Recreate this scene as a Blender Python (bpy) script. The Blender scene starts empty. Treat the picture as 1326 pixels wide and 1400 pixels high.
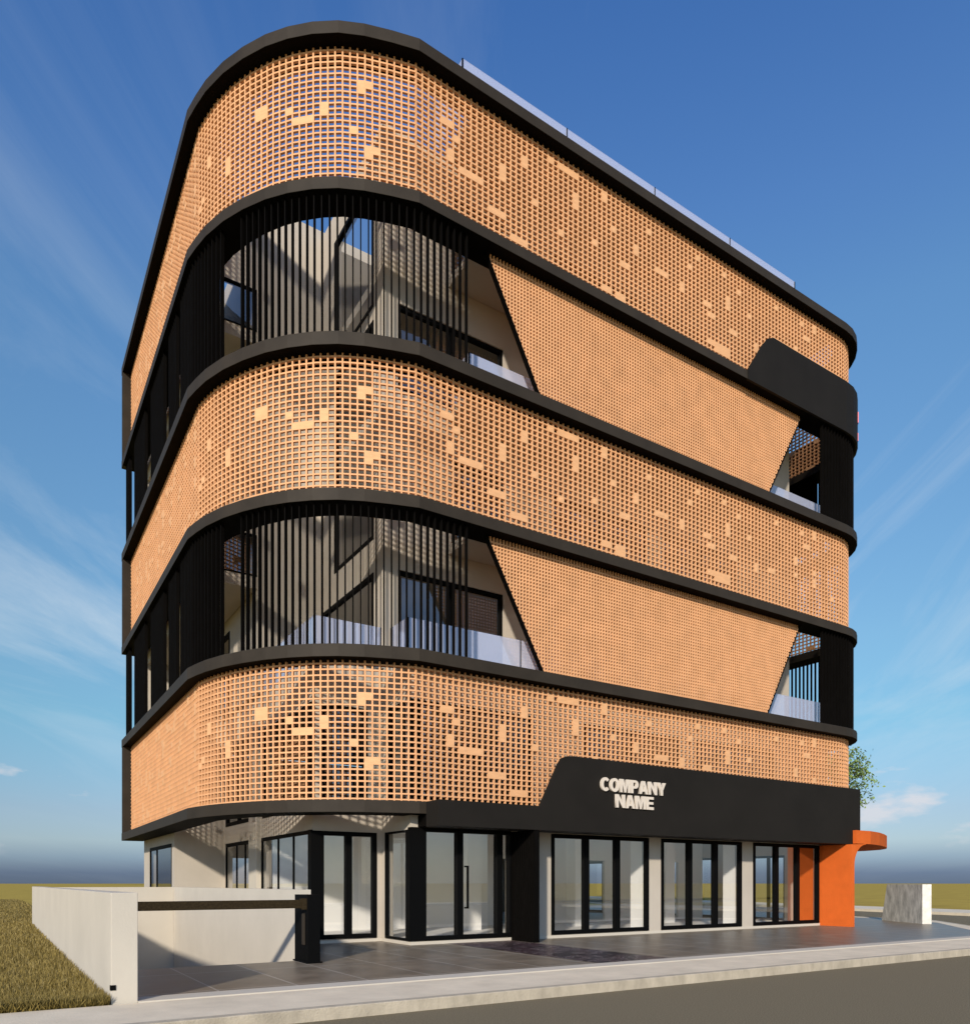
import bpy, bmesh, math, random
import numpy as np
from mathutils import Vector, Matrix
R = math.radians
random.seed(7); rng = np.random.default_rng(7)
scene = bpy.context.scene
col = scene.collection

# ------------------------------------------------------------------ camera, sky, sun, exposure
cam_d = bpy.data.cameras.new("camera"); cam = bpy.data.objects.new("camera", cam_d); col.objects.link(cam)
cam.location = (-4.37, -16.572, 1.53)
cam.rotation_euler = (R(90), 0, -math.atan2(.5396, .8419))
cam_d.sensor_fit = 'HORIZONTAL'; cam_d.sensor_width = 36; cam_d.lens = 28.607
cam_d.shift_y = 508/1326; cam_d.clip_start = .1; cam_d.clip_end = 6000
scene.camera = cam
scene.view_settings.view_transform = 'Standard'; scene.view_settings.look = 'None'
scene.view_settings.exposure = 0.3; scene.view_settings.gamma = 1
scene.cycles.max_bounces = 10; scene.cycles.transparent_max_bounces = 24
scene.cycles.glossy_bounces = 4; scene.cycles.diffuse_bounces = 4

SUN_ELEV = math.atan2(.605, math.sqrt(2))
sd = bpy.data.lights.new("sun", 'SUN'); sd.energy = 3.7; sd.angle = R(2.4); sd.color = (1, .90, .77)
sun = bpy.data.objects.new("sun", sd); col.objects.link(sun)
sun.rotation_euler = Vector((1, 1, -.605)).to_track_quat('-Z', 'Y').to_euler()
sun.location = (-30, -30, 40)

world = bpy.data.worlds.new("World"); scene.world = world; world.use_nodes = True
def build_world():
    nt = world.node_tree; N = nt.nodes; L = nt.links; N.clear()
    def n(t, **k):
        x = N.new(t)
        for a, b in k.items(): setattr(x, a, b)
        return x
    out = n('ShaderNodeOutputWorld'); bg = n('ShaderNodeBackground'); bg.inputs[1].default_value = .1
    sky = n('ShaderNodeTexSky', sky_type='NISHITA', sun_disc=False)
    sky.sun_elevation = SUN_ELEV; sky.sun_rotation = R(225); sky.air_density = 1.0; sky.dust_density = .4; sky.ozone_density = 1.6
    tc = n('ShaderNodeTexCoord'); sep = n('ShaderNodeSeparateXYZ'); L.new(tc.outputs['Generated'], sep.inputs[0])
    # elevation tint (the air near the horizon is a hazy slate band under a paler one)
    ramp = n('ShaderNodeValToRGB'); cr = ramp.color_ramp
    stops = [(0.0, (.15, .22, .47)), (.012, (.155, .225, .49)), (.03, (.29, .385, .66)), (.05, (.48, .55, .74)), (.085, (.54, .60, .75)), (.19, (.62, .87, .90)),
             (.28, (.78, 1.03, 1.05)), (.42, (.86, 1.18, 1.28)), (.56, (.90, 1.29, 1.50)), (.64, (.80, 1.2, 1.60)), (.75, (.60, 1.05, 1.62)), (1.0, (.5, .9, 1.6))]
    stops = [(p, tuple(q/2 for q in c)) for p, c in stops]
    while len(cr.elements) < len(stops): cr.elements.new(.5)
    for e, (p, c) in zip(cr.elements, stops): e.position = p; e.color = (*c, 1)
    L.new(sep.outputs[2], ramp.inputs[0])
    # the hazy horizon is brighter towards the sun than opposite it
    vd = n('ShaderNodeVectorMath', operation='DOT_PRODUCT'); vd.inputs[1].default_value = (-.7071, -.7071, 0); L.new(tc.outputs['Generated'], vd.inputs[0])
    mr = n('ShaderNodeMapRange', interpolation_type='SMOOTHSTEP'); mr.inputs[1].default_value = -.35; mr.inputs[2].default_value = .55; L.new(vd.outputs['Value'], mr.inputs[0])
    ramp2 = n('ShaderNodeValToRGB'); q = ramp2.color_ramp.elements; q[0].color = (.40, .46, .56, 1); q[1].color = (.45, .6, .8, 1); k = q.new(.25); k.color = (.44, .52, .64, 1)
    L.new(sep.outputs[2], ramp2.inputs[0])
    rmix = n('ShaderNodeMix', data_type='RGBA'); L.new(mr.outputs[0], rmix.inputs[0]); L.new(ramp.outputs[0], rmix.inputs[6]); L.new(ramp2.outputs[0], rmix.inputs[7])
    # wispy high cloud, projected on a flat layer far above
    mz = n('ShaderNodeMath', operation='ADD'); mz.inputs[1].default_value = .12; L.new(sep.outputs[2], mz.inputs[0])
    dx = n('ShaderNodeMath', operation='DIVIDE'); dy = n('ShaderNodeMath', operation='DIVIDE')
    L.new(sep.outputs[0], dx.inputs[0]); L.new(mz.outputs[0], dx.inputs[1]); L.new(sep.outputs[1], dy.inputs[0]); L.new(mz.outputs[0], dy.inputs[1])
    cmb = n('ShaderNodeCombineXYZ'); L.new(dx.outputs[0], cmb.inputs[0]); L.new(dy.outputs[0], cmb.inputs[1])
    mp = n('ShaderNodeMapping', vector_type='TEXTURE'); mp.inputs['Rotation'].default_value = (0, 0, R(57)); mp.inputs['Scale'].default_value = (2.0, .62, 1); mp.inputs['Location'].default_value = (9.3, 3.2, 0)
    L.new(cmb.outputs[0], mp.inputs[0])
    nz = n('ShaderNodeTexNoise'); nz.inputs['Scale'].default_value = 1.0; nz.inputs['Detail'].default_value = 9; nz.inputs['Roughness'].default_value = .62; nz.inputs['Distortion'].default_value = .9
    L.new(mp.outputs[0], nz.inputs[0])
    r2 = n('ShaderNodeValToRGB'); r2.color_ramp.elements[0].position = .45; r2.color_ramp.elements[1].position = .82
    L.new(nz.outputs[0], r2.inputs[0])
    # fade of the wisps with elevation
    r3 = n('ShaderNodeValToRGB'); e = r3.color_ramp.elements; e[0].position = .07; e[0].color = (.04,)*3+(1,); e[1].position = .80; e[1].color = (.14,)*3+(1,)
    k = r3.color_ramp.elements.new(.30); k.color = (.75,)*3+(1,)
    k = r3.color_ramp.elements.new(.52); k.color = (.36,)*3+(1,)
    L.new(sep.outputs[2], r3.inputs[0])
    m1 = n('ShaderNodeMath', operation='MULTIPLY'); L.new(r2.outputs[0], m1.inputs[0]); L.new(r3.outputs[0], m1.inputs[1])
    # small low cumulus
    mp2 = n('ShaderNodeMapping'); mp2.inputs['Scale'].default_value = (6.5, 6.5, 19); mp2.inputs['Location'].default_value = (CUM[0], CUM[1], CUM[2])
    L.new(tc.outputs['Generated'], mp2.inputs[0])
    nz2 = n('ShaderNodeTexNoise'); nz2.inputs['Scale'].default_value = 1.0; nz2.inputs['Detail'].default_value = 6; nz2.inputs['Roughness'].default_value = .55
    L.new(mp2.outputs[0], nz2.inputs[0])
    r4 = n('ShaderNodeValToRGB'); r4.color_ramp.elements[0].position = .60; r4.color_ramp.elements[1].position = .70; L.new(nz2.outputs[0], r4.inputs[0])
    r5 = n('ShaderNodeValToRGB'); q = r5.color_ramp.elements; q[0].position = .025; q[0].color = (0, 0, 0, 1); q[1].position = .17; q[1].color = (0, 0, 0, 1)
    k = q.new(.06); k.color = (.55,)*3+(1,); k = q.new(.13); k.color = (.75,)*3+(1,)
    L.new(sep.outputs[2], r5.inputs[0])
    m2 = n('ShaderNodeMath', operation='MULTIPLY'); L.new(r4.outputs[0], m2.inputs[0]); L.new(r5.outputs[0], m2.inputs[1])
    mul = n('ShaderNodeMix', data_type='RGBA', blend_type='MULTIPLY'); mul.inputs[0].default_value = 1
    L.new(sky.outputs[0], mul.inputs[6]); L.new(rmix.outputs[2], mul.inputs[7])
    gain = n('ShaderNodeMix', data_type='RGBA', blend_type='MULTIPLY'); gain.inputs[0].default_value = 1; gain.inputs[7].default_value = (SKYG, SKYG, SKYG, 1)
    L.new(mul.outputs[2], gain.inputs[6])
    c1 = n('ShaderNodeMix', data_type='RGBA'); c1.inputs[7].default_value = (5.6, 6.3, 6.9, 1); L.new(m1.outputs[0], c1.inputs[0]); L.new(gain.outputs[2], c1.inputs[6])
    c2 = n('ShaderNodeMix', data_type='RGBA'); c2.inputs[7].default_value = (6.6, 6.2, 6.3, 1); L.new(m2.outputs[0], c2.inputs[0]); L.new(c1.outputs[2], c2.inputs[6])
    L.new(c2.outputs[2], bg.inputs[0]); L.new(bg.outputs[0], out.inputs[0])
CUM = (1.7, .4, .0); SKYG = 2.0
build_world()

# ------------------------------------------------------------------ materials
def mat(name, base, rough=.6, spec=.5, noise=None, bump=None, metal=0.0, tint=None):
    """noise=(scale, amount, detail[, (sx,sy,sz)]), bump=(scale, strength)"""
    m = bpy.data.materials.new(name); m.use_nodes = True; nt = m.node_tree; b = nt.nodes['Principled BSDF']
    b.inputs['Roughness'].default_value = rough; b.inputs['Metallic'].default_value = metal
    b.inputs['Specular IOR Level'].default_value = spec
    b.inputs['Base Color'].default_value = (*base, 1)
    tc = nt.nodes.new('ShaderNodeTexCoord'); src = tc.outputs['Object']
    if noise:
        if len(noise) > 3:
            mp = nt.nodes.new('ShaderNodeMapping'); mp.inputs['Scale'].default_value = noise[3]; nt.links.new(src, mp.inputs[0]); s = mp.outputs[0]
        else: s = src
        nz = nt.nodes.new('ShaderNodeTexNoise'); nz.inputs['Scale'].default_value = noise[0]; nz.inputs['Detail'].default_value = noise[2]; nz.inputs['Roughness'].default_value = .62
        nt.links.new(s, nz.inputs[0])
        rp = nt.nodes.new('ShaderNodeValToRGB'); a = noise[1]
        t = tint or (1, 1, 1)
        rp.color_ramp.elements[0].position = .3; rp.color_ramp.elements[1].position = .7
        rp.color_ramp.elements[0].color = tuple(c*(1-a) for c in base)+(1,)
        rp.color_ramp.elements[1].color = tuple(min(1, c*(1+a)*q) for c, q in zip(base, t))+(1,)
        nt.links.new(nz.outputs[0], rp.inputs[0]); nt.links.new(rp.outputs[0], b.inputs['Base Color'])
    if bump:
        nb = nt.nodes.new('ShaderNodeTexNoise'); nb.inputs['Scale'].default_value = bump[0]; nb.inputs['Detail'].default_value = 6
        nt.links.new(src, nb.inputs[0]); bp = nt.nodes.new('ShaderNodeBump'); bp.inputs['Strength'].default_value = bump[1]; bp.inputs['Distance'].default_value = .02
        nt.links.new(nb.outputs[0], bp.inputs['Height']); nt.links.new(bp.outputs[0], b.inputs['Normal'])
    return m
M_METAL = mat('dark_metal', (.033, .0265, .0195), .6, .13, (1.2, .18, 6), (60, .05))
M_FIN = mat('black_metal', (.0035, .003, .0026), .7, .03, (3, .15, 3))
M_FASCIA = mat('dark_panel', (.0155, .0135, .0112), .65, .09, (.8, .12, 5), (80, .04))
M_WOOD = mat('terracotta_batten', (.70, .368, .177), .65, .2, (2.2, .10, 5), (40, .05))
M_PLATE = mat('pale_timber', (.72, .397, .196), .65, .2, (3, .10, 6, (1, 1, 4)))
M_WALL = mat('beige_render', (.47, .42, .35), .9, .15, (.7, .06, 6), (25, .12))
M_WALL2 = mat('pale_render', (.53, .485, .405), .9, .15, (.9, .05, 6), (30, .1))
M_FRAME = mat('black_frame', (.003, .003, .003), .6, .06)
M_ORANGE = mat('orange_render', (.60, .118, .020), .85, .1, (2.2, .08, 7), (18, .2))
M_CONC = mat('stone', (.56, .55, .50), .85, .2, (2.2, .42, 12, (2.2, 2.2, .9)), (25, .3))
M_CONC2 = mat('sunlit_stone', (.66, .64, .57), .85, .2, (4, .22, 10), (20, .3))
M_ASPH = mat('asphalt', (.205, .172, .112), .95, .05, (60, .42, 5), (140, .6))
M_SIDE = mat('concrete_paving', (.69, .60, .455), .9, .1, (1.3, .12, 9), (30, .15))
M_INSIDE = mat('white_interior', (.88, .86, .82), .9, .15, (.8, .03, 4))
M_KERB = mat('kerb_stone', (.44, .385, .295), .9, .1, (4, .22, 10, (1, 1, .5)), (40, .4))
M_LETTER = mat('cream_letter', (.66, .58, .48), .5, .3, (6, .06, 3))
M_RED = mat('red_paint', (.75, .02, .015), .45)
M_FLOOR = mat('pale_floor', (.85, .82, .77), .45, .4, (1, .05, 3))
M_BOOM = mat('bronze_boom', (.030, .021, .010), .7, .08, (30, .45, 5))
M_TRUNK = mat('bark', (.12, .085, .055), .9, .2, (14, .3, 6))
M_RAMP = mat('ramp_concrete', (.30, .28, .25), .9, .3, (2, .15, 6))
M_FIELD = mat('dry_grass_field', (.41, .295, .078), 1, 0, (.35, .16, 12), (40, .5), tint=(1.0, 1.02, .9))

def mat_tile():
    m = mat('polished_tile', (.2, .17, .14), .3, .25); nt = m.node_tree; b = nt.nodes['Principled BSDF']
    tc = nt.nodes.new('ShaderNodeTexCoord')
    br = nt.nodes.new('ShaderNodeTexBrick'); br.offset = 0; br.inputs['Scale'].default_value = 1; br.inputs['Brick Width'].default_value = 1.15; br.inputs['Row Height'].default_value = 2.3
    br.inputs['Mortar Size'].default_value = .016; br.inputs['Mortar Smooth'].default_value = .2
    mp = nt.nodes.new('ShaderNodeMapping'); mp.inputs['Location'].default_value = (.5, .6, 0); nt.links.new(tc.outputs['Object'], mp.inputs[0]); nt.links.new(mp.outputs[0], br.inputs[0])
    nz = nt.nodes.new('ShaderNodeTexNoise'); nz.inputs['Scale'].default_value = 1.6; nz.inputs['Detail'].default_value = 10; nz.inputs['Roughness'].default_value = .65; nt.links.new(tc.outputs['Object'], nz.inputs[0])
    rp = nt.nodes.new('ShaderNodeValToRGB'); rp.color_ramp.elements[0].position = .3; rp.color_ramp.elements[1].position = .75
    rp.color_ramp.elements[0].color = (.125, .101, .073, 1); rp.color_ramp.elements[1].color = (.25, .206, .152, 1); nt.links.new(nz.outputs[0], rp.inputs[0])
    nt.links.new(rp.outputs[0], br.inputs['Color1']); nt.links.new(rp.outputs[0], br.inputs['Color2']); br.inputs['Mortar'].default_value = (.36, .32, .27, 1)
    nt.links.new(br.outputs[0], b.inputs['Base Color'])
    r2 = nt.nodes.new('ShaderNodeValToRGB'); r2.color_ramp.elements[0].color = (.30,)*3+(1,); r2.color_ramp.elements[1].color = (.50,)*3+(1,); nt.links.new(nz.outputs[0], r2.inputs[0]); nt.links.new(r2.outputs[0], b.inputs['Roughness'])
    return m
M_TILE = mat_tile()
def mat_marble():
    m = mat('dark_marble', (.03, .018, .02), .38, .12); nt = m.node_tree; b = nt.nodes['Principled BSDF']
    tc = nt.nodes.new('ShaderNodeTexCoord'); nz = nt.nodes.new('ShaderNodeTexNoise'); nz.inputs['Scale'].default_value = 1.1; nz.inputs['Detail'].default_value = 12; nz.inputs['Roughness'].default_value = .7; nz.inputs['Distortion'].default_value = 1.6
    nt.links.new(tc.outputs['Object'], nz.inputs[0]); rp = nt.nodes.new('ShaderNodeValToRGB'); e = rp.color_ramp.elements
    e[0].position = .40; e[0].color = (.020, .013, .014, 1); e[1].position = .62; e[1].color = (.055, .030, .036, 1)
    k = e.new(.495); k.color = (.035, .021, .024, 1); k = e.new(.505); k.color = (.42, .35, .33, 1); k = e.new(.515); k.color = (.040, .022, .026, 1)
    nt.links.new(nz.outputs[0], rp.inputs[0]); nt.links.new(rp.outputs[0], b.inputs['Base Color']); return m
M_MARBLE = mat_marble()
def mat_glass(name, tint=(.86, .89, .90), boost=.1, frost=0):
    m = bpy.data.materials.new(name); m.use_nodes = True; nt = m.node_tree; N = nt.nodes; N.clear()
    out = N.new('ShaderNodeOutputMaterial'); tr = N.new('ShaderNodeBsdfTransparent'); tr.inputs[0].default_value = (*tint, 1)
    gl = N.new('ShaderNodeBsdfGlossy'); gl.inputs['Roughness'].default_value = 0; gl.inputs[0].default_value = (.95, .97, 1, 1)
    lw = N.new('ShaderNodeLayerWeight'); pw = N.new('ShaderNodeMath'); pw.operation = 'POWER'; pw.inputs[1].default_value = 4; nt.links.new(lw.outputs['Facing'], pw.inputs[0])
    ml = N.new('ShaderNodeMath'); ml.operation = 'MULTIPLY_ADD'; ml.use_clamp = True; ml.inputs[1].default_value = .8; ml.inputs[2].default_value = boost; nt.links.new(pw.outputs[0], ml.inputs[0])
    lw.inputs[0].default_value = .5
    mx = N.new('ShaderNodeMixShader'); nt.links.new(ml.outputs[0], mx.inputs[0])
    if frost:                                                           # a slightly milky laminated pane
        df = N.new('ShaderNodeBsdfDiffuse'); df.inputs[0].default_value = (.70, .74, .92, 1); m2 = N.new('ShaderNodeMixShader'); m2.inputs[0].default_value = frost
        nt.links.new(tr.outputs[0], m2.inputs[1]); nt.links.new(df.outputs[0], m2.inputs[2]); tr = m2
    nt.links.new(tr.outputs[0], mx.inputs[1]); nt.links.new(gl.outputs[0], mx.inputs[2]); nt.links.new(mx.outputs[0], out.inputs[0])
    return m
M_GLASS = mat_glass('window_glass', (.96, .97, .97), .17)
M_RAIL = mat_glass('balustrade_glass', (.86, .89, .94), .14, .42)
def mat_leaf(name, a, b):
    m = mat(name, a, .6, .3); nt = m.node_tree; p = nt.nodes['Principled BSDF']
    g = nt.nodes.new('ShaderNodeNewGeometry'); rp = nt.nodes.new('ShaderNodeValToRGB'); rp.color_ramp.elements[0].color = (*a, 1); rp.color_ramp.elements[1].color = (*b, 1)
    nt.links.new(g.outputs['Random Per Island'], rp.inputs[0]); nt.links.new(rp.outputs[0], p.inputs['Base Color']); return m
M_LEAF = mat_leaf('leaf', (.09, .17, .045), (.24, .34, .10))
M_GRASS = mat_leaf('grass_blade', (.10, .076, .018), (.30, .225, .066))

# ------------------------------------------------------------------ mesh helpers
class MB:
    def __init__(s): s.v = []; s.f = []; s.m = []
    def add(s, vs, fs, mi=0):
        o = len(s.v); s.v += [tuple(map(float, p)) for p in vs]; s.f += [tuple(i+o for i in f) for f in fs]; s.m += [mi]*len(fs)
    def box(s, x0, x1, y0, y1, z0, z1, mi=0):
        s.add([(x0,y0,z0),(x1,y0,z0),(x1,y1,z0),(x0,y1,z0),(x0,y0,z1),(x1,y0,z1),(x1,y1,z1),(x0,y1,z1)],
              [(0,3,2,1),(4,5,6,7),(0,1,5,4),(1,2,6,5),(2,3,7,6),(3,0,4,7)], mi)
    def obox(s, c, u, w, d, z0, z1, mi=0):
        """box centred at c=(x,y); u = unit tangent; w = size along u, d = size across"""
        n = (-u[1], u[0]); P = []
        for a, b in ((-1,-1),(1,-1),(1,1),(-1,1)): P.append((c[0]+u[0]*a*w/2+n[0]*b*d/2, c[1]+u[1]*a*w/2+n[1]*b*d/2))
        s.prism(P, z0, z1, mi)
    def prism(s, P, z0, z1, mi=0):
        n = len(P); v = [(x,y,z0) for x,y in P]+[(x,y,z1) for x,y in P]
        s.add(v, [tuple(range(n))[::-1], tuple(range(n, 2*n))]+[(i,(i+1)%n,n+(i+1)%n,n+i) for i in range(n)], mi)
    def prism_y(s, P, y0, y1, mi=0):
        n = len(P); v = [(x,y0,z) for x,z in P]+[(x,y1,z) for x,z in P]
        s.add(v, [tuple(range(n)), tuple(range(n, 2*n))[::-1]]+[((i+1)%n,i,n+i,n+(i+1)%n) for i in range(n)], mi)
    def ribbon(s, A, B, z0, z1, mi=0, under=None):
        """closed strip between plan polylines A (outer) and B (inner); z0/z1 may be lists"""
        n = len(A); Z0 = z0 if hasattr(z0, '__len__') else [z0]*n; Z1 = z1 if hasattr(z1, '__len__') else [z1]*n
        v = []
        for i in range(n): v += [(*A[i], Z0[i]), (*B[i], Z0[i]), (*B[i], Z1[i]), (*A[i], Z1[i])]
        f = []
        for i in range(n-1):
            a, b = 4*i, 4*i+4
            for k in range(4): f.append((a+k, a+(k+1)%4, b+(k+1)%4, b+k))
        f += [(3,2,1,0), (4*n-4,4*n-3,4*n-2,4*n-1)]
        s.add(v, f, mi)
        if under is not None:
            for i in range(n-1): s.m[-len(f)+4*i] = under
    def build(s, name, mats, parent=None, bevel=0):
        me = bpy.data.meshes.new(name); me.from_pydata(s.v, [], s.f)
        mats = mats if isinstance(mats, (list, tuple)) else [mats]
        for m in mats: me.materials.append(m)
        if len(mats) > 1: me.polygons.foreach_set('material_index', s.m)
        bm = bmesh.new(); bm.from_mesh(me); bmesh.ops.recalc_face_normals(bm, faces=bm.faces[:]); bm.to_mesh(me); bm.free()
        o = bpy.data.objects.new(name, me); col.objects.link(o)
        if parent: o.parent = parent; o.matrix_parent_inverse = parent.matrix_world.inverted()
        if bevel:
            b = o.modifiers.new('bevel', 'BEVEL'); b.width = bevel; b.segments = 2; b.limit_method = 'ANGLE'; b.angle_limit = R(40)
        return o
def empty(name, loc=(0,0,0)):
    o = bpy.data.objects.new(name, None); o.location = loc; col.objects.link(o); o.empty_display_size = .3
    bpy.context.view_layer.update(); return o
def empty_part(name, parent):
    o = bpy.data.objects.new(name, None); col.objects.link(o); o.empty_display_size = .2; o.parent = parent; return o
def tag(o, label=None, cat=None, group=None, kind=None):
    if label: o['label'] = label
    if cat: o['category'] = cat
    if group: o['group'] = group
    if kind: o['kind'] = kind
    return o

def wall(mb, axis, c, t, a0, a1, z0, z1, holes=(), mi=0):
    """wall in plane axis=c (thickness t towards +axis), spanning a0..a1, z0..z1, real openings holes=[(b0,b1,z0,z1)]"""
    A = sorted({a0, a1, *[min(max(h[i], a0), a1) for h in holes for i in (0, 1)]}); Z = sorted({z0, z1, *[min(max(h[i], z0), z1) for h in holes for i in (2, 3)]})
    def solid(i, j):
        if i < 0 or j < 0 or i >= len(A)-1 or j >= len(Z)-1: return False
        x = (A[i]+A[i+1])/2; z = (Z[j]+Z[j+1])/2
        return not any(h[0] < x < h[1] and h[2] < z < h[3] for h in holes)
    def P(a, d, z): return (a, c+d, z) if axis == 'y' else (c+d, a, z)
    for i in range(len(A)-1):
        for j in range(len(Z)-1):
            if not solid(i, j): continue
            b0, b1, w0, w1 = A[i], A[i+1], Z[j], Z[j+1]
            for d in (0, t): mb.add([P(b0,d,w0),P(b1,d,w0),P(b1,d,w1),P(b0,d,w1)], [(0,1,2,3)], mi)
            if not solid(i-1, j): mb.add([P(b0,0,w0),P(b0,t,w0),P(b0,t,w1),P(b0,0,w1)], [(0,1,2,3)], mi)
            if not solid(i+1, j): mb.add([P(b1,0,w0),P(b1,t,w0),P(b1,t,w1),P(b1,0,w1)], [(0,1,2,3)], mi)
            if not solid(i, j-1): mb.add([P(b0,0,w0),P(b1,0,w0),P(b1,t,w0),P(b0,t,w0)], [(0,1,2,3)], mi)
            if not solid(i, j+1): mb.add([P(b0,0,w1),P(b1,0,w1),P(b1,t,w1),P(b0,t,w1)], [(0,1,2,3)], mi)

def glazed(parent, name, axis, c, a0, a1, z0, z1, mull=(), fw=.09, depth=.12, mw=None, transom=(), off=-.03, ends=(None, None)):
    """window or shop front: one part with frame and glass children.  c = wall face plane"""
    mw = mw or fw
    def bx(mb, b0, b1, d0, d1, w0, w1):
        if axis == 'y': mb.box(b0, b1, c+d0, c+d1, w0, w1)
        else: mb.box(c+d0, c+d1, b0, b1, w0, w1)
    w0 = fw if ends[0] is None else ends[0]; w1 = fw if ends[1] is None else ends[1]
    fr = MB()
    bx(fr, a0, a1, off, off+depth, z1-fw, z1); bx(fr, a0, a1, off, off+depth, z0, z0+fw)
    bx(fr, a0, a0+w0, off, off+depth, z0+fw, z1-fw); bx(fr, a1-w1, a1, off, off+depth, z0+fw, z1-fw)
    for m in mull: bx(fr, m-mw/2, m+mw/2, off+.004, off+depth-.004, z0+fw, z1-fw)
    f = fr.build(name, M_FRAME, parent)
    edges = [a0+w0] + [x for m in mull for x in (m-mw/2, m+mw/2)] + [a1-w1]
    g = MB(); d = off+depth*.5
    for i in range(0, len(edges), 2):
        b0, b1 = edges[i]-.005, edges[i+1]+.005
        q = [(b0, z0+fw-.005), (b1, z0+fw-.005), (b1, z1-fw+.005), (b0, z1-fw+.005)]
        g.add([(a, c+d, z) if axis == 'y' else (c+d, a, z) for a, z in q], [(0,1,2,3)])
    g.build('glass', M_GLASS, f)
    return f

# ------------------------------------------------------------------ plan curve of the facade
PLAN = [(0,17.03),(0,4.85),(.1,4.33),(.23,3.8),(.49,3.11),(.81,2.5),(1.19,1.93),(1.59,1.47),(2.05,1.05),(2.56,.69),(3.11,.42),(3.72,.2),(4.37,0),(21.93,0)]
for k in range(1, 9):
    a = math.pi/2*k/8; PLAN.append((21.93+2.4*math.sin(a), 2.4-2.4*math.cos(a)))
PLAN.append((24.33, 17.03))
def offset(P, d):
    P = np.array(P, float); n = len(P); out = []
    def nrm(a, b):
        t = (b-a)/np.linalg.norm(b-a); return np.array([-t[1], t[0]])
    for i in range(n):
        if i == 0: m = nrm(P[0], P[1]); k = 1
        elif i == n-1: m = nrm(P[-2], P[-1]); k = 1
        else:
            n1 = nrm(P[i-1], P[i]); n2 = nrm(P[i], P[i+1]); m = n1+n2; m = m/np.linalg.norm(m); k = 1/m.dot(n1)
        out.append(tuple(P[i]+m*d*k))
    return out
class Path:
    def __init__(s, d, end_trim=0):
        s.P = np.array(offset(PLAN, d)); s.seg = np.linalg.norm(np.diff(s.P, axis=0), axis=1); s.c = np.concatenate([[0], np.cumsum(s.seg)]); s.s0 = s.c[12]
    def at(s, q):
        q = q+s.s0; i = int(np.clip(np.searchsorted(s.c, q)-1, 0, len(s.seg)-1)); t = (q-s.c[i])/s.seg[i]
        p = s.P[i]*(1-t)+s.P[i+1]*t; u = (s.P[i+1]-s.P[i])/s.seg[i]; return p, u
    def rng(s): return -s.s0, s.c[-1]-s.s0
OUT = offset(PLAN, 0); INN = offset(PLAN, .80)
BANDS = [(3.22,3.52),(6.92,7.23),(10.63,10.93),(14.33,14.65),(18.03,18.32),(21.72,22.02)]

# ================================================================== THE BUILDING
B = empty('office_building')
tag(B, 'five storey office building wrapped in terracotta lattice screens and dark rounded bands', 'building')

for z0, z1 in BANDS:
    m = MB(); m.ribbon(OUT, INN, z0, z1, 0, 1); m.build('facade_band', [M_METAL, M_FIN], B, bevel=.012)  # underside coloured fin black, so the soffit shade is painted in

# --- lattice screens (three storeys) : uprights, rails and filled cells
PITCH, ROW, NROW = .177, .1417, 24
CELLS = [(-23,14,2,2),(-18,13,1,1),(-17,11,3,1),(-13,12,1,2),(-8,16,1,2),(-7,17,1,1),(-9,9,1,1),(-7,6,2,1),(-7,5,1,1),(-29,8,1,3),(4,16,2,1),(6,14,1,1),(5,10,1,2),(7,9,4,1),(14,12,1,3),(18,17,1,2),(20,11,1,1),(12,5,3,1),(17,2,2,1),(16,2,1,1),(23,21,1,1),(25,21,4,1),(28,15,1,3),(25,8,1,1),(34,20,1,2),(36,15,1,1),(41,13,1,2),(32,10,1,1),(38,9,2,1),(46,12,3,1),(52,11,1,2),(34,2,2,1),(37,1,2,2),(44,19,1,1),(56,20,1,1),(54,17,1,1),(58,11,2,1),(59,9,2,1),(63,20,1,1),(67,18,1,1),(64,13,1,3),(65,8,2,1),(70,14,1,1),(59,3,3,1),(61,2,4,2),(72,8,1,1),(72,7,1,1),(76,8,2,1),(78,20,1,1),(86,20,1,1),(90,20,1,2),(87,17,2,1),(84,12,1,2),(84,9,1,1),(90,11,1,1),(90,8,1,2),(96,6,1,1)]
extra = random.Random(3)
for i in range(70):                       # filled cells on the long left side, out along the straight
    c = extra.randint(-100, -33); CELLS.append((c, extra.randint(1, 21), 1, extra.choice((1, 1, 2))))
for i in range(30):
    c = extra.randint(103, 175); CELLS.append((c, extra.randint(1, 21), extra.choice((1, 2)), 1))
lat = Path(.325)
def lattice(z0, z1):
    g = MB(); a, b = lat.rng()
    k0 = math.ceil((a+.30)/PITCH); k1 = math.floor((b-.3)/PITCH)
    for k in range(k0, k1+1):
        p, u = lat.at(k*PITCH+.012); g.obox(p, u, .041, .062, z0-.01, z1+.01)
    ro = offset(PLAN, .325-.028); ri = offset(PLAN, .325+.028)
    ro[0] = (ro[0][0], 16.74); ri[0] = (ri[0][0], 16.74)
    for r in range(0, NROW):
        z = z0+.06+r*ROW; g.ribbon(ro, ri, z-.0185, z+.0185)
    full = {(c+i, r+j) for (c, r, w, h) in CELLS for i in range(w) for j in range(h) if k0 <= c and c+w <= k1 and r+h < NROW}
    for c in sorted({c for c, _ in full}):
        pa, _ = lat.at(c*PITCH+.012); pb, _ = lat.at((c+1)*PITCH+.012); d = pb-pa; ln = np.linalg.norm(d)
        rows = sorted(r for q, r in full if q == c)
        while rows:
            a = b = rows.pop(0)
            while rows and rows[0] == b+1: b = rows.pop(0)
            g.obox((pa+pb)/2, d/ln, ln+.047, .068+.003*(c % 2), z0+.06+a*ROW-.023, z0+.06+(b+1)*ROW+.023, 1)
    g.build('lattice_screen', [M_WOOD, M_PLATE], B)
    end = MB(); end.box(.012, .36, 16.745, 17.02, z0-.30+.004, z1+.30-.004); end.build('end_panel', M_METAL, B)
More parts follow.
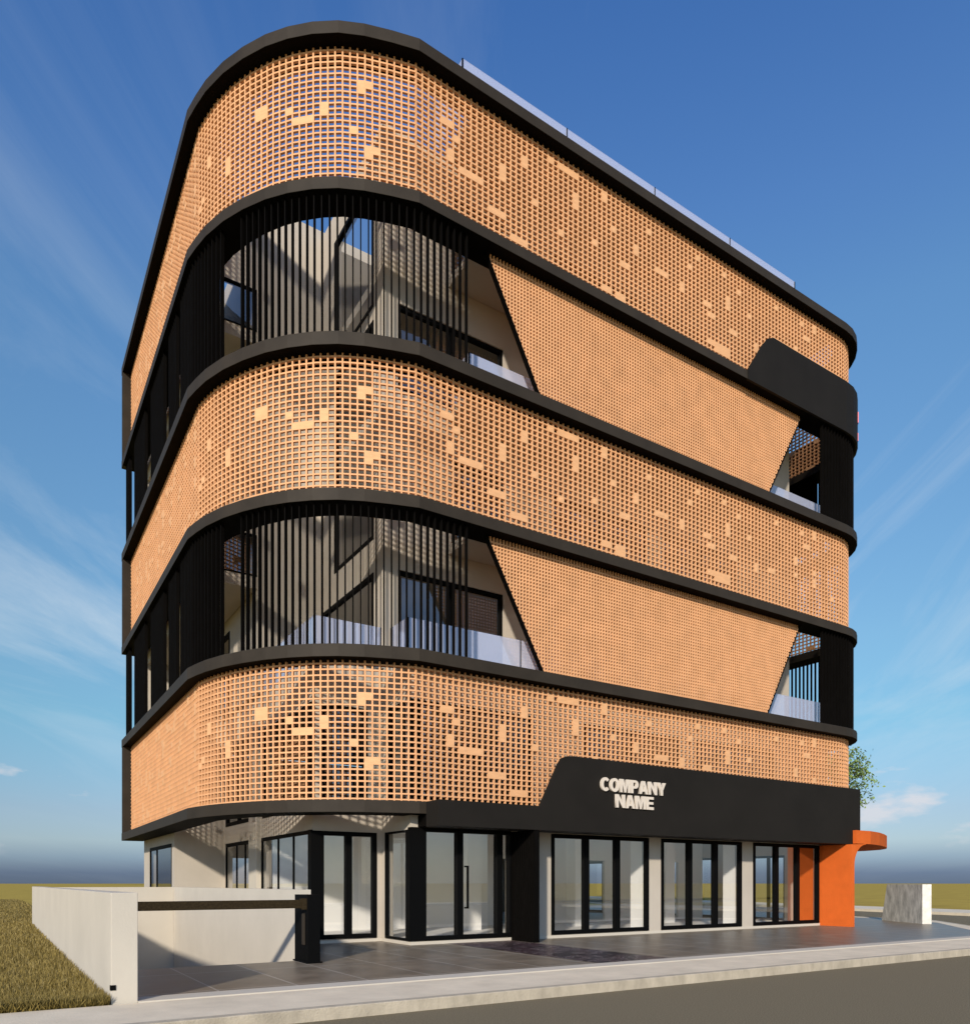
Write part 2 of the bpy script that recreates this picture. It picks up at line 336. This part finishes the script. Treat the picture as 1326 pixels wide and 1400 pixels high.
for a, b in ((0, 1), (2, 3), (4, 5)): lattice(BANDS[a][1], BANDS[b][0])

# --- dark vertical louvres of the two open storeys
lv = Path(.175)
GAPS = [(-8.03+.0, -7.42)]
def s_left(y): return -lv.s0 + (17.03-y)
def louvres(z0, z1):
    runs = []
    def run(q0, q1):
        m = MB(); n = max(1, int(round((q1-q0)/.182)))
        for i in range(n+1):
            q = q0+(q1-q0)*i/n; p, u = lv.at(q)
            if abs(q) < 9 and i not in (0, n): t = lv.at(q+.3)[0]-lv.at(q-.3)[0]; u = t/np.linalg.norm(t)
            m.obox(p, u, .03, .105, z0-.01, z1+.01)
        m.build('louvre_screen', M_FIN, B)
    run(-4.50, 1.40)                                     # corner, up to the balcony on the front
    run(s_left(6.336), -5.26)                            # left part of the rounded corner
    run(s_left(8.035), s_left(7.0)); run(s_left(11.12), s_left(8.93)); run(s_left(14.63), s_left(12.38)); run(s_left(16.72), s_left(15.94))
    a, b = lv.rng(); run(16.29, b-.4)                    # right end
louvres(BANDS[1][1], BANDS[2][0]); louvres(BANDS[3][1], BANDS[4][0])

# --- tapered screens of finer lattice between the balconies
def tapered(z0, z1, xl0, xl1, xr0, xr1):
    """xl0/xr0 = ends at the foot, xl1/xr1 = ends at the head"""
    y = .375; m = MB(); r = m; H = z1-z0
    def xl(z): return xl0+(xl1-xl0)*(z-z0)/H
    def xr(z): return xr0+(xr1-xr0)*(z-z0)/H
    P = .104; n0 = math.ceil(xl1/P); n1 = math.floor(xr1/P)
    for k in range(n0, n1+1):
        x = k*P; b = z0
        if x < xl0: b = z0+H*(x-xl0)/(xl1-xl0)
        if x > xr0: b = z0+H*(x-xr0)/(xr1-xr0)
        if z1-b > .08: m.box(x-.0185, x+.0185, y-.026, y+.026, b, z1+.005)
    z = z0+.05
    while z < z1-.06: r.box(xl(z), xr(z), y-.023, y+.023, z-.0175, z+.0175); z += .0945
    o = m.build('tapered_screen', M_WOOD, B)
    for xa, xb, s in ((xl0, xl1, -1), (xr0, xr1, 1)):
        f = MB(); w = .05*s; f.prism_y([(xa, z0), (xa+w, z0), (xb+w, z1), (xb, z1)], y-.033, y+.09); f.build('edge_frame', M_FIN, o)
tapered(BANDS[1][1], BANDS[2][0], 8.45, 6.55, 17.85, 19.68)
tapered(BANDS[3][1], BANDS[4][0], 8.40, 6.55, 17.85, 19.75)

# --- solid dark panel over the upper right corner, with its red sign on the side
pp = Path(-.02); pq = Path(.06)
qs = [16.44-4.37, 17.18-4.37, 17.45-4.37, 17.75-4.37] + [21.9-4.37]
zt = [18.325, 19.42, 19.72, 19.86, 19.86]
arc = [21.93-4.37+.02+2.4*math.pi/2*k/8 for k in range(1, 9)]
qs += arc + [arc[-1]+4.2]; zt += [19.86]*(len(arc)+1)
A_ = [tuple(pp.at(q)[0]) for q in qs]; B_ = [tuple(pq.at(q)[0]) for q in qs]
m = MB(); m.ribbon(A_, B_, [18.02]*len(qs), zt); panel = m.build('corner_panel', M_FASCIA, B)
m = MB(); m.box(23.98, 24.05, 2.6, 12.0, 15.1, 18.02); m.build('backing_panel', M_FIN, panel)
m = MB()
def arc_piece(a0, a1, z0, z1, d=.05):
    A = [a0+(a1-a0)*i/6 for i in range(7)]
    m.ribbon([(21.93+(2.4+d)*math.sin(R(a)), 2.4-(2.4+d)*math.cos(R(a))) for a in A], [(21.93+2.395*math.sin(R(a)), 2.4-2.395*math.cos(R(a))) for a in A], z0, z1)
arc_piece(36, 66, 19.05, 19.45); arc_piece(42, 58, 18.70, 19.05); arc_piece(38, 62, 18.40, 18.70)
m.build('red_sign', M_RED, panel)

# --- walls
W = MB()
GL = [(4.45, 7.33, .08, 2.92), (8.72, 12.43, .08, 2.90), (12.96, 16.69, .08, 2.90), (17.28, 20.93, .08, 2.90)]
L1 = [(4.6, 8.05, 3.6, 6.1), (9.9, 13.8, 3.6, 6.1), (14.5, 18.4, 3.6, 6.1)]
ZT0 = 6.915
wall(W, 'y', .45, .22, 4.35, 21.3, 0, ZT0, GL+L1)
wall(W, 'x', 4.352, .22, .67, 2.1, 0, ZT0, [(.68, 1.88, .08, 2.86), (.72, 1.75, 3.6, 6.1)])
wall(W, 'y', 2.1, .22, 2.66, 4.35, 0, ZT0, [(2.67, 4.2, .08, 2.86), (2.68, 3.95, 3.6, 6.1)])
wall(W, 'x', 2.44, .22, 2.1, 10.8, 0, ZT0, [(2.14, 6.4, .08, 2.88), (7.4, 10.55, .08, 2.88), (2.3, 6.3, 3.46, 6.1), (7.4, 10.55, 3.46, 6.1)])
wall(W, 'y', 10.8, .22, .8, 2.44, 0, ZT0)
wall(W, 'x', .8, .22, 11.02, 16.6, 0, ZT0, [(11.2, 15.4, .08, 2.88)])
wall(W, 'y', 16.6, .22, .8, 21.3, 0, ZT0, [(2.5, 5, .9, 2.6), (9, 11, .9, 2.6), (16, 18, .9, 2.6)])
wall(W, 'x', 21.08, .22, .67, 16.6, 0, ZT0, [(2.0, 3.6, .1, 2.6), (5.5, 8.5, .1, 2.6), (9.9, 11.0, .1, 2.6), (12.4, 14.8, .1, 2.6)])
UF = []
for zb, zh in ((7.28, 9.9), (10.98, 13.3), (14.70, 17.0), (18.36, 20.7)):
    UF += [(4.75 if zh in (9.9, 17.0) else 6.4, 8.13, zb, zh), (9.93, 13.82, zb, zh), (14.57, 18.4, zb, zh)]
ZR = 21.6
wall(W, 'y', 1.95, .22, 4.3, 21.3, 7.2, ZR, UF)
wall(W, 'x', 4.3, .22, 2.17, 6.4, 7.2, ZR, [(2.5, 6.2, 7.28, 9.9), (2.5, 5.3, 10.8, 16.7), (2.5, 5.3, 17.06, 20.7)])
wall(W, 'y', 6.4, .22, 2.3, 4.3, 7.2, ZR)
wall(W, 'x', 2.3, .22, 6.62, 16.6, 7.2, ZR, [(9.5, 14.0, 7.28, 9.9), (9.5, 14.0, 14.7, 17.0)])
wall(W, 'y', 16.6, .22, .9, 21.3, 7.2, ZR)
wall(W, 'x', 21.08, .22, 2.17, 16.6, 7.2, ZR, [(3.5, 7, 7.4, 9.9), (3.5, 7, 14.7, 17.0)])
for z0, z1 in ((10.3, 14.6), (17.6, 21.6)):                       # upper rooms that jut out to the left
    wall(W, 'x', .9, .2, 6.42, 16.6, z0, z1)
    wall(W, 'y', 6.42, .2, 1.1, 2.3, z0, z1, [(1.12, 2.29, z0+.38, z0+1.6)])
W.build('wall', M_WALL, B)
# plinth
p = MB(); p.box(4.33, 20.95, .418, .45, 0, .079); p.box(4.318, 4.352, .452, 2.07, 0, .079); p.box(2.44, 4.318, 2.068, 2.1, 0, .079); p.build('plinth', M_WALL2, B)

# slabs, ceilings, roof
S = MB()
plan_a = [(4.6,.7),(21.05,.7),(21.05,16.55),(1.05,16.55),(1.05,11.05),(2.7,11.05),(2.7,2.35),(4.6,2.35)]
S.prism(plan_a, 3.25, 3.5)
S.prism([(4.353,.452),(21.9,.452),(22.9,.9),(23.5,1.8),(23.6,2.6),(23.6,16.4),(.7,16.4),(.7,10.82),(2.442,10.82),(2.442,2.102),(4.353,2.102)], 6.918, 7.19)
plan_b = [(4.55,2.2),(21.05,2.2),(21.05,16.55),(2.55,16.55),(2.55,6.65),(4.55,6.65)]
for z in (10.62, 14.34, 18.02): S.prism(plan_b, z+.02, z+.28)
for z0, z1 in ((10.64, 10.9), (18.05, 18.29)): S.prism([(6.3,.76),(19.9,.76),(19.9,1.94),(6.3,1.94)], z0, z1)
S.prism([(6.3,.76),(21.28,.76),(21.28,1.94),(6.3,1.94)], 14.36, 14.62)
for z in (10.3, 17.6): S.prism([(1.12,6.64),(2.28,6.64),(2.28,16.55),(1.12,16.55)], z+.02, z+.3)
S.prism([(6.3,.7),(21.9,.7),(21.9,16.5),(2.4,16.5),(2.4,6.5),(6.3,6.5)], 21.62, 21.95)
S.build('floor_slab', M_WALL, B)
fl = MB(); fl.prism([(4.58,.68),(21.06,.68),(21.06,16.58),(2.68,16.58),(2.68,2.33),(4.58,2.33)], .02, .06); fl.build('interior_floor', M_FLOOR, B)
ce = MB(); ce.prism([(4.58,.68),(21.06,.68),(21.06,8.59),(2.68,8.59),(2.68,2.33),(4.58,2.33)], 3.20, 3.245); ce.build('ceiling', M_INSIDE, B)
pt = MB(); wall(pt, 'y', 6.0, .12, 2.68, 21.06, .061, 3.199, [(10.5, 11.6, .1, 2.4), (14.6, 15.6, .1, 2.4), (18.6, 19.6, .1, 2.4)]); pt.build('partition', M_INSIDE, B)
for x, y in ((8.4, 4.2), (12.7, 4.2), (17.0, 4.2), (12.7, 1.0), (16.98, 1.0)):
    c = MB(); c.box(x-.25, x+.25, y-.25, y+.25, .06, 3.20); c.build('column', M_INSIDE, B)
c = MB(); c.box(2.30, 2.62, 6.5, 7.3, 0, 6.9); c.build('column', M_WALL2, B)

# shop fronts, doors and windows
HZ = 2.90
door = glazed(B, 'entrance_door', 'y', .45, 4.35, 7.33, .10, 2.92, mull=(5.76, 6.98), fw=.10, mw=.17, ends=(.42, .04), off=-.06, depth=.2)
h = MB(); h.box(5.905, 5.955, .30, .34, .88, 1.98); h.box(5.86, 5.955, .30, .385, 1.94, 1.98); h.box(5.86, 5.955, .30, .385, .88, .92); h.build('handle', M_FRAME, door)
glazed(B, 'corner_glazing', 'x', 4.352, .62, 1.88, .10, 2.86, fw=.05, off=-.02, depth=.1)
d2 = glazed(B, 'side_door', 'y', 2.1, 2.44, 4.2, .10, 2.86, mull=(3.42,), fw=.11, mw=.17, ends=(.30, .11), off=-.02, depth=.16)
glazed(B, 'side_window', 'x', 2.44, 2.30, 6.4, .10, 2.88, mull=(3.55, 4.85), fw=.10, mw=.04, ends=(.05, .05), off=-.02, depth=.06)
glazed(B, 'side_window', 'x', 2.44, 7.4, 10.55, .10, 2.88, mull=(8.2, 9.2), fw=.12, mw=.04, ends=(.02, .06), off=-.02, depth=.06)
glazed(B, 'side_window', 'x', 2.44, 2.3, 6.3, 3.46, 6.1, mull=(4.3,), fw=.10, off=-.02)
glazed(B, 'side_window', 'x', 2.44, 7.4, 10.55, 3.46, 6.1, mull=(9.0,), fw=.12, off=-.02)
glazed(B, 'side_window', 'x', .8, 11.2, 15.4, .10, 2.88, mull=(14.0,), fw=.12, mw=.06, ends=(.03, .08), off=-.02, depth=.06)
for a0, a1, _, _ in GL[1:]:
    w = (a1-a0)/3; glazed(B, 'shop_window', 'y', .45, a0, a1, .10, 2.90, mull=(a0+w*1.02, a0+w*1.98), fw=.105, mw=.19, off=-.03, depth=.14)
for h_ in L1: glazed(B, 'window', 'y', .45, *h_, mull=((h_[0]+h_[1])/2,), fw=.10, off=.03)
glazed(B, 'window', 'x', 4.352, .72, 1.75, 3.6, 6.1, fw=.09, off=.02)
glazed(B, 'window', 'y', 2.1, 2.68, 3.95, 3.6, 6.1, fw=.11, off=.02)
for h_ in UF: glazed(B, 'window', 'y', 1.95, *h_, mull=((h_[0]+h_[1])/2,), fw=.10, off=.04)
for h_ in ((2.5, 6.2, 7.28, 9.9), (2.5, 5.3, 10.8, 16.7), (2.5, 5.3, 17.06, 20.7)): glazed(B, 'window', 'x', 4.3, *h_, fw=.11, off=-.02)
for h_ in ((9.5, 14.0, 7.28, 9.9), (9.5, 14.0, 14.7, 17.0)): glazed(B, 'window', 'x', 2.3, *h_, mull=(11.7,), fw=.11, off=-.02)
for z0, z1 in ((10.3, 14.6), (17.6, 21.6)): glazed(B, 'window', 'y', 6.42, 1.10, 2.295, z0+.36, z0+1.6, fw=.04, ends=(.008, .008), off=-.02)
for h_ in ((2.0, 3.6, .1, 2.6), (5.5, 8.5, .1, 2.6), (9.9, 11.0, .1, 2.6), (12.4, 14.8, .1, 2.6), (3.5, 7, 7.4, 9.9), (3.5, 7, 14.7, 17.0)):
    glazed(B, 'window', 'x', 21.08, *h_, mull=((h_[0]+h_[1])/2,), fw=.09, off=.06)
# corner posts in black
m = MB(); m.box(4.30, 4.352, .39, .62, .10, 2.86); m.build('corner_post', M_FRAME, B)
m = MB(); m.box(2.39, 2.44, 2.08, 2.30, .10, 2.88); m.box(2.39, 2.44, 2.08, 2.30, 3.46, 6.1); m.build('corner_post', M_FRAME, B)
m = MB(); m.box(4.30, 4.6, .40, .449, 3.6, 6.1); m.build('corner_post', M_FRAME, B)

# fluted dark fin wall beside the entrance
m = MB(); P = [(7.36, -.62)]
for i in range(11):
    y = -.60+i*.1; P += [(7.36, y+.004), (7.36, y+.056), (7.40, y+.062), (7.40, y+.094)]
P += [(7.36, .505), (7.52, .505), (7.52, -.62)]
m.prism(P, 0, 2.90); m.build('fluted_pier', M_FIN, B)

# fascia over the shop fronts, its soffit and the lettering
fa = MB(); fa.prism_y([(4.55, 2.90), (21.75, 2.91), (21.75, 3.52), (4.55, 3.52)], -.64, -.005)
fascia = fa.build('fascia', M_FASCIA, B)
fa = MB(); fa.prism_y([(7.52, 3.52), (21.75, 3.52), (21.75, 4.88), (8.62, 4.90), (8.42, 4.885), (8.24, 4.82), (8.12, 4.66)], -.64, -.57); fa.build('sign_board', M_FASCIA, fascia)
so = MB(); so.box(4.56, 21.7, -.005, .448, 2.93, 3.21); so.build('soffit', M_FIN, fascia)

def letters(word, x0, z0, h, sx, parent, depth=.055):
    cu = bpy.data.curves.new('lettering', 'CURVE'); cu.dimensions = '2D'; cu.fill_mode = 'BOTH'; cu.extrude = depth/2; cu.resolution_u = 1
    pen = [0.0]
    def poly(pts):
        sp = cu.splines.new('POLY'); sp.points.add(len(pts)-1); sp.use_cyclic_u = True
        for p, (a, b) in zip(sp.points, pts): p.co = ((pen[0]+a)*h*sx, b*h, 0, 1)
    def ell(cx, cz, rx, rz, a0, a1, n=18): return [(cx+rx*math.cos(R(a0+(a1-a0)*i/n)), cz+rz*math.sin(R(a0+(a1-a0)*i/n))) for i in range(n+1)]
    for ch in word:
        if ch == 'C':
            w = .69; poly(ell(.37, .5, .37, .52, 42, 318)+ell(.37, .5, .155, .30, 318, 42)[::1])
        elif ch == 'O':
            w = .78; poly(ell(.39, .5, .39, .52, 0, 345, 23)); poly(ell(.39, .5, .17, .30, 0, 345, 23))
        elif ch == 'M':
            w = .86; poly([(0,0),(.21,0),(.21,.62),(.35,0),(.51,0),(.65,.62),(.65,0),(.86,0),(.86,1),(.55,1),(.43,.42),(.31,1),(0,1)])
        elif ch == 'P':
            w = .68; poly([(0,0),(.23,0),(.23,.36),(.38,.36)]+ell(.38,.68,.30,.32,-90,90,12)+[(0,1)]); poly([(.23,.54),(.36,.54)]+ell(.36,.68,.10,.14,-80,80,6)+[(.36,.82),(.23,.82)])
        elif ch == 'A':
            w = .78; poly([(0,0),(.23,0),(.28,.19),(.50,.19),(.55,0),(.78,0),(.52,1),(.26,1)]); poly([(.325,.36),(.455,.36),(.39,.72)])
        elif ch == 'N':
            w = .76; poly([(0,0),(.22,0),(.22,.60),(.53,0),(.76,0),(.76,1),(.54,1),(.54,.42),(.23,1),(0,1)])
        elif ch == 'Y':
            w = .74; poly([(.255,0),(.485,0),(.485,.40),(.74,1),(.49,1),(.37,.62),(.25,1),(0,1),(.255,.40)])
        elif ch == 'E':
            w = .66; poly([(0,0),(.66,0),(.66,.21),(.23,.21),(.23,.41),(.62,.41),(.62,.60),(.23,.60),(.23,.80),(.65,.80),(.65,1),(0,1)])
        pen[0] += w+.04
    tmp = bpy.data.objects.new('tmp', cu); col.objects.link(tmp); bpy.context.view_layer.update()
    me = bpy.data.meshes.new_from_object(tmp.evaluated_get(bpy.context.evaluated_depsgraph_get()))
    bpy.data.objects.remove(tmp)
    me.transform(Matrix.Translation((x0, -.64-depth/2-.002, z0)) @ Matrix.Rotation(R(90), 4, 'X'))
    me.materials.clear(); me.materials.append(M_LETTER)
    o = bpy.data.objects.new('lettering', me); col.objects.link(o); o.parent = parent; return o
letters('COMPANY', 9.54, 4.045, .365, 1.215, fascia)
letters('NAME', 10.08, 3.615, .365, 1.235, fascia)

# glass balustrades
def rail(pts, z0, z1, bay=3.56, post_at=()):
    """balcony railing along plan polyline pts"""
    root = empty_part('railing', B); posts = []
    for (ax, ay), (bx, by) in zip(pts[:-1], pts[1:]):
        ln = math.hypot(bx-ax, by-ay); u = ((bx-ax)/ln, (by-ay)/ln); n = max(1, round(ln/bay))
        for i in range(n):
            a, b = ln*i/n+.012, ln*(i+1)/n-.012; c = (ax+u[0]*(a+b)/2, ay+u[1]*(a+b)/2)
            g = MB(); g.obox(c, u, b-a, .016, z0+.03, z1); g.build('glass_panel', M_RAIL, root)
            if i: posts.append(((ax+u[0]*ln*i/n, ay+u[1]*ln*i/n), u, .022, .05))
    for q in list(pts): posts.append((q, (1, 0), .035, .035))
    for q, u, w, d in posts:
        g = MB(); g.obox(q, u, w, d, z0, z1); g.build('post', M_FIN, root)
rail([(4.53,1.90),(4.53,.92),(21.9,.92)], 7.19, 8.28)
rail([(4.30,2.04),(2.46,2.04),(2.46,6.3)], 7.19, 8.28)
rail([(6.34,1.90),(6.34,.92),(21.9,.92)], 14.62, 15.66)
RY = .86
rail([(6.10,2.4),(6.10,RY),(20.1,RY)], 21.95, 23.30)

# ================================================================== ORANGE PORTAL
OP = empty('orange_portal', (21.06, 0, 0)); tag(OP, 'bright orange rendered wall with a rounded canopy at the right end of the shop fronts', 'portal')
m = MB(); fil = [(21.15, 2.15)]+[(21.85-.70*math.cos(R(a)), 2.15+.755*math.sin(R(a))) for a in range(10, 91, 10)]
m.prism_y([(20.96, 0), (21.15, 0)]+fil+[(21.85, 2.925), (20.96, 2.895)], -.79, 1.45); m.build('wall', M_ORANGE, OP)
m = MB(); cp = [(21.262, -.79), (22.14, -.79), (23.2, -.50), (24.3, -.05), (25.35, .45), (26.35, 1.05), (27.1, 1.75), (27.6, 2.7), (27.75, 4.6), (21.762, 4.6), (21.762, -.66), (21.262, -.66)]
m.prism(cp, 2.93, 3.40); m.build('canopy', M_ORANGE, OP)

# ================================================================== RAMP WALL, BARRIER, STONE BLOCK
RW = empty('boundary_wall', (-2.95, -5.5, 0)); tag(RW, 'low pale rendered wall around the car ramp at the left of the building', 'wall')
m = MB(); m.box(-3.10, -2.79, -5.88, 16.2, -2.8, 1.41); m.build('side_wall', M_WALL2, RW, bevel=.006)
m = MB(); m.box(-2.79, .76, 10.7, 10.79, -2.8, 1.405); m.build('end_wall', M_WALL2, RW)
m = MB(); m.box(.76, 1.0, -1.76, 10.69, -2.8, 1.402); m.build('inner_wall', M_WALL2, RW)
m = MB(); m.box(-3.11, -3.045, -5.89, -5.84, .18, .245); m.build('socket', M_FRAME, RW)

BG = empty('barrier_gate', (.8, -2.05, 0)); tag(BG, 'car park barrier with black post and long dark horizontal boom across the ramp', 'barrier')
m = MB(); m.box(.69, .945, -2.43, -1.70, 0.02, 1.31); m.box(.66, .975, -2.46, -1.67, 0, .03); post = m.build('post', M_FRAME, BG, bevel=.006)
m = MB(); m.box(.672, .69, -2.30, -2.16, .35, .95); m.build('slot', M_METAL, post)
m = MB(); m.box(-2.77, .75, -2.36, -2.28, 1.055, 1.215); m.box(.60, .72, -2.40, -2.24, 1.03, 1.24); m.build('boom', M_BOOM, BG)

SB = empty('stone_block', (26.2, .1, 0)); tag(SB, 'grey weathered stone slab with one sloping edge standing on the forecourt corner', 'stone block')
a_ = Vector((25.05, -1.08)); b_ = a_+Vector((math.cos(R(57)), math.sin(R(57))))*3.0; u_ = (b_-a_).normalized(); n_ = Vector((u_.y, -u_.x))*.34; ln_ = (b_-a_).length
v = []
for off_ in (Vector((0, 0)), n_):
    for t, z in ((0, 0), (ln_, 0), (ln_*.86, 1.49), (0, 1.49)):
        q = a_+u_*t+off_; v.append((q.x, q.y, z))
m = MB(); m.add(v, [(0,1,2,3)], 0); m.add(v, [(4,7,6,5),(1,5,6,2),(2,6,7,3),(0,3,7,4)], 1)
m.v = v; m.f = [(0,1,2,3),(4,7,6,5),(1,5,6,2),(2,6,7,3),(0,3,7,4),(0,4,5,1)]; m.m = [0,0,0,1,1,0]
m.build('slab', [M_CONC, M_CONC2], SB)  # end and top use a paler copy of the stone, sunlight put into its colour

# ================================================================== GROUND
def sheet(name, polys, z, m_, zb=None, kind='structure'):
    mb = MB()
    for P in polys:
        if zb is None: mb.add([(x, y, z) for x, y in P], [tuple(range(len(P)))])
        else: mb.prism(P, zb, z)
    return tag(mb.build(name, m_), kind=kind)
FAR = 3500
sheet('ground', [[(-FAR,-FAR),(FAR,-FAR),(FAR,-1.79),(-FAR,-1.79)], [(-FAR,-1.79),(-2.80,-1.79),(-2.80,10.71),(-FAR,10.71)],
                 [(.77,-1.79),(FAR,-1.79),(FAR,10.71),(.77,10.71)], [(-FAR,10.71),(FAR,10.71),(FAR,FAR),(-FAR,FAR)]], -.17, M_FIELD)
# ramp + forecourt
mb = MB(); mb.add([(-2.79,-1.78,0),(.76,-1.78,0),(.76,10.7,-2.6),(-2.79,10.7,-2.6)], [(0,1,2,3)]); tag(mb.build('ramp', M_RAMP), kind='structure')
sheet('forecourt', [[(-2.79,-5.5),(5.4,-5.5),(5.4,.44),(4.33,.44),(4.33,2.09),(2.46,2.09),(2.46,10.8),(1.0,10.8),(1.0,-1.78),(-2.79,-1.78)],
                    [(7.3,-5.5),(20.6,-5.5),(22.6,-3.9),(26.5,-.87),(28.0,1.8),(28.3,3.7),(29.5,9),(31.8,18),(31.8,24),(21.3,24),(21.3,.44),(7.3,.44)]], 0, M_TILE)
sheet('path', [[(5.4,-5.5),(7.3,-5.5),(7.3,.44),(5.4,.44)]], .002, M_MARBLE)
sheet('building_base', [[(2.46,2.09),(4.33,2.09),(4.33,.44),(21.3,.44),(21.3,16.82),(-2.79,16.82),(-2.79,10.8),(2.46,10.8)]], -.01, M_RAMP)
# sidewalk in front and round the corner; the strip at its back is a little lighter
side = [(-400,-7.57),(19.2,-7.57),(21.3,-6.75),(25.35,-2.61),(28.27,.05),(28.9,2.6),(29.2,5),(30.2,9),(32.6,18),(60,122),(59.2,122),(31.8,18),(29.5,9),(28.3,3.7),(28.0,1.8),(26.5,-.87),(22.6,-3.9),(20.6,-5.5),(-2.79,-5.5),(-2.79,-5.93),(-400,-5.93)]
sheet('sidewalk', [side], .004, M_SIDE, -.20)
ko = side[:9]; kp = [Vector(q) for q in ko]
def inset(P, d):
    out = []
    for i in range(len(P)):
        t = ((P[i]-P[i-1]).normalized() if i else Vector((0, 0)))+((P[i+1]-P[i]).normalized() if i < len(P)-1 else Vector((0, 0))); t.normalize(); out.append((P[i].x+t.y*d, P[i].y-t.x*d))
    return out
mb = MB(); mb.ribbon(inset(kp, .012), inset(kp, -.15), -.20, .008); tag(mb.build('kerb', M_KERB, bevel=.012), kind='structure')
far1 = lambda y: 37.7+.26*(y-3.2)
sheet('kerb', [[(-2.79,-5.93),(19.9,-5.93),(20.6,-5.5),(-2.79,-5.5)]], .022, M_WALL2, -.02)
sheet('far_sidewalk', [[(far1(-26),-26),(far1(-26)+4.6,-26),(far1(300)+4.6,300),(far1(300),300)], [(-400,-36),(33,-36),(33,-33.2),(-400,-33.2)]], .0, M_SIDE, -.20)
sheet('road', [[(-400,-33.2),(60,-33.2),(60,-7.0),(-400,-7.0)], [(19,-7.0),(60,-7.0),(130,300),(100,300),(31.5,20),(27,3),(19,-5.5)]], -.15, M_ASPH)
fld = [[(-FAR,-5.93),(-3.10,-5.93),(-3.10,16.83),(21.3,16.83),(21.3,24),(33.3,24),(59.2,122),(59.2,FAR),(-FAR,FAR)],
       [(far1(-26)+4.6,-26),(FAR,-26),(FAR,FAR),(300,FAR),(far1(300)+4.6,300)],
       [(-FAR,-36),(33,-36),(FAR,-36),(FAR,-FAR),(-FAR,-FAR)]]
sheet('field', fld, -.004, M_FIELD)

# grass blades along the wall (one mass nobody could count)
def grass():
    n = 70000
    y = -5.9+ (rng.random(n)**2.3)*70; x = -3.13-rng.random(n)*(1.5+.02*(y+6))+1.1*(y > 16.4)*rng.random(n); 
    h = .06+.10*rng.random(n)**1.3; w = .008+.008*rng.random(n)+.0007*(y+6); a = rng.random(n)*math.tau; ln = .05*rng.standard_normal((n, 2))
    V = np.zeros((n, 3, 3)); V[:, 0, 0] = x-np.cos(a)*w; V[:, 0, 1] = y-np.sin(a)*w; V[:, 1, 0] = x+np.cos(a)*w; V[:, 1, 1] = y+np.sin(a)*w
    V[:, 2, 0] = np.where(y < 16.3, np.minimum(x+ln[:, 0], -3.106), x+ln[:, 0]); V[:, 2, 1] = np.maximum(y+ln[:, 1], -5.97); V[:, 2, 2] = h; V[:, :2, 2] = -.01
    me = bpy.data.meshes.new('grass'); me.vertices.add(3*n); me.vertices.foreach_set('co', V.reshape(-1)); me.loops.add(3*n); me.loops.foreach_set('vertex_index', np.arange(3*n, dtype=np.int32))
    me.polygons.add(n); me.polygons.foreach_set('loop_start', np.arange(0, 3*n, 3, dtype=np.int32)); me.polygons.foreach_set('loop_total', np.full(n, 3, dtype=np.int32)); me.update(); me.validate()
    me.materials.append(M_GRASS); o = bpy.data.objects.new('grass', me); col.objects.link(o); tag(o, 'olive dry grass growing along the outside of the low wall', 'grass', kind='stuff')
grass()

# ================================================================== TREE behind the right end
def tree(loc, label):
    T = empty('tree', loc); tag(T, label, 'tree')
    m = MB(); x0, y0, z0 = loc
    def limb(p, q, r0, r1, n=7):
        p, q = Vector(p), Vector(q); d = (q-p).normalized(); a = d.orthogonal().normalized(); b = d.cross(a); vs = []
        for c, r in ((p, r0), (q, r1)):
            for i in range(n): t = math.tau*i/n; vs.append(tuple(c+a*r*math.cos(t)+b*r*math.sin(t)))
        m.add(vs, [(i, (i+1) % n, n+(i+1) % n, n+i) for i in range(n)])
    limb((0,0,0), (.05,.02,1.6), .16, .12); limb((.05,.02,1.6), (-.05,.1,3.2), .12, .09); limb((-.05,.1,3.2), (.1,0,6.6), .09, .04)
    tips = []
    rr = random.Random(11)
    for i in range(46):
        z = 5.0+1.9*rr.random(); a = rr.random()*math.tau; l = .5+.75*rr.random()
        p = Vector((0, .05, z)); q = p+Vector((math.cos(a)*l, math.sin(a)*l, .35+.7*rr.random())); limb(p, q, .028, .010, 5)
        e = q+Vector((math.cos(a)*.45, math.sin(a)*.45, -.35-.5*rr.random())); limb(q, e, .010, .004, 4)
        tips += [(q, e), (p.lerp(q, .5), q)]
    m.v = [(a+x0, b+y0, c+z0) for a, b, c in m.v]; m.build('trunk', M_TRUNK, T)
    cr = MB()
    for p, e in tips:
        for i in range(44):
            c = p.lerp(e, rr.random())+Vector((rr.gauss(0, .11), rr.gauss(0, .11), rr.gauss(0, .09)))
            d = Vector((rr.gauss(0, 1), rr.gauss(0, 1), rr.gauss(-.5, .7))).normalized(); s = d.cross(Vector((rr.gauss(0, 1), rr.gauss(0, 1), rr.gauss(0, 1)))).normalized()
            L_ = .09+.08*rr.random(); w = L_*.30
            cr.add([c+Vector(loc), c+d*L_*.5+s*w+Vector(loc), c+d*L_+Vector(loc), c+d*L_*.5-s*w+Vector(loc)], [(0,1,2,3)])
    cr.build('crown', M_LEAF, T)
tree((29.2, 4.9, 0), 'slender light green tree on the pavement strip behind the right end of the building')
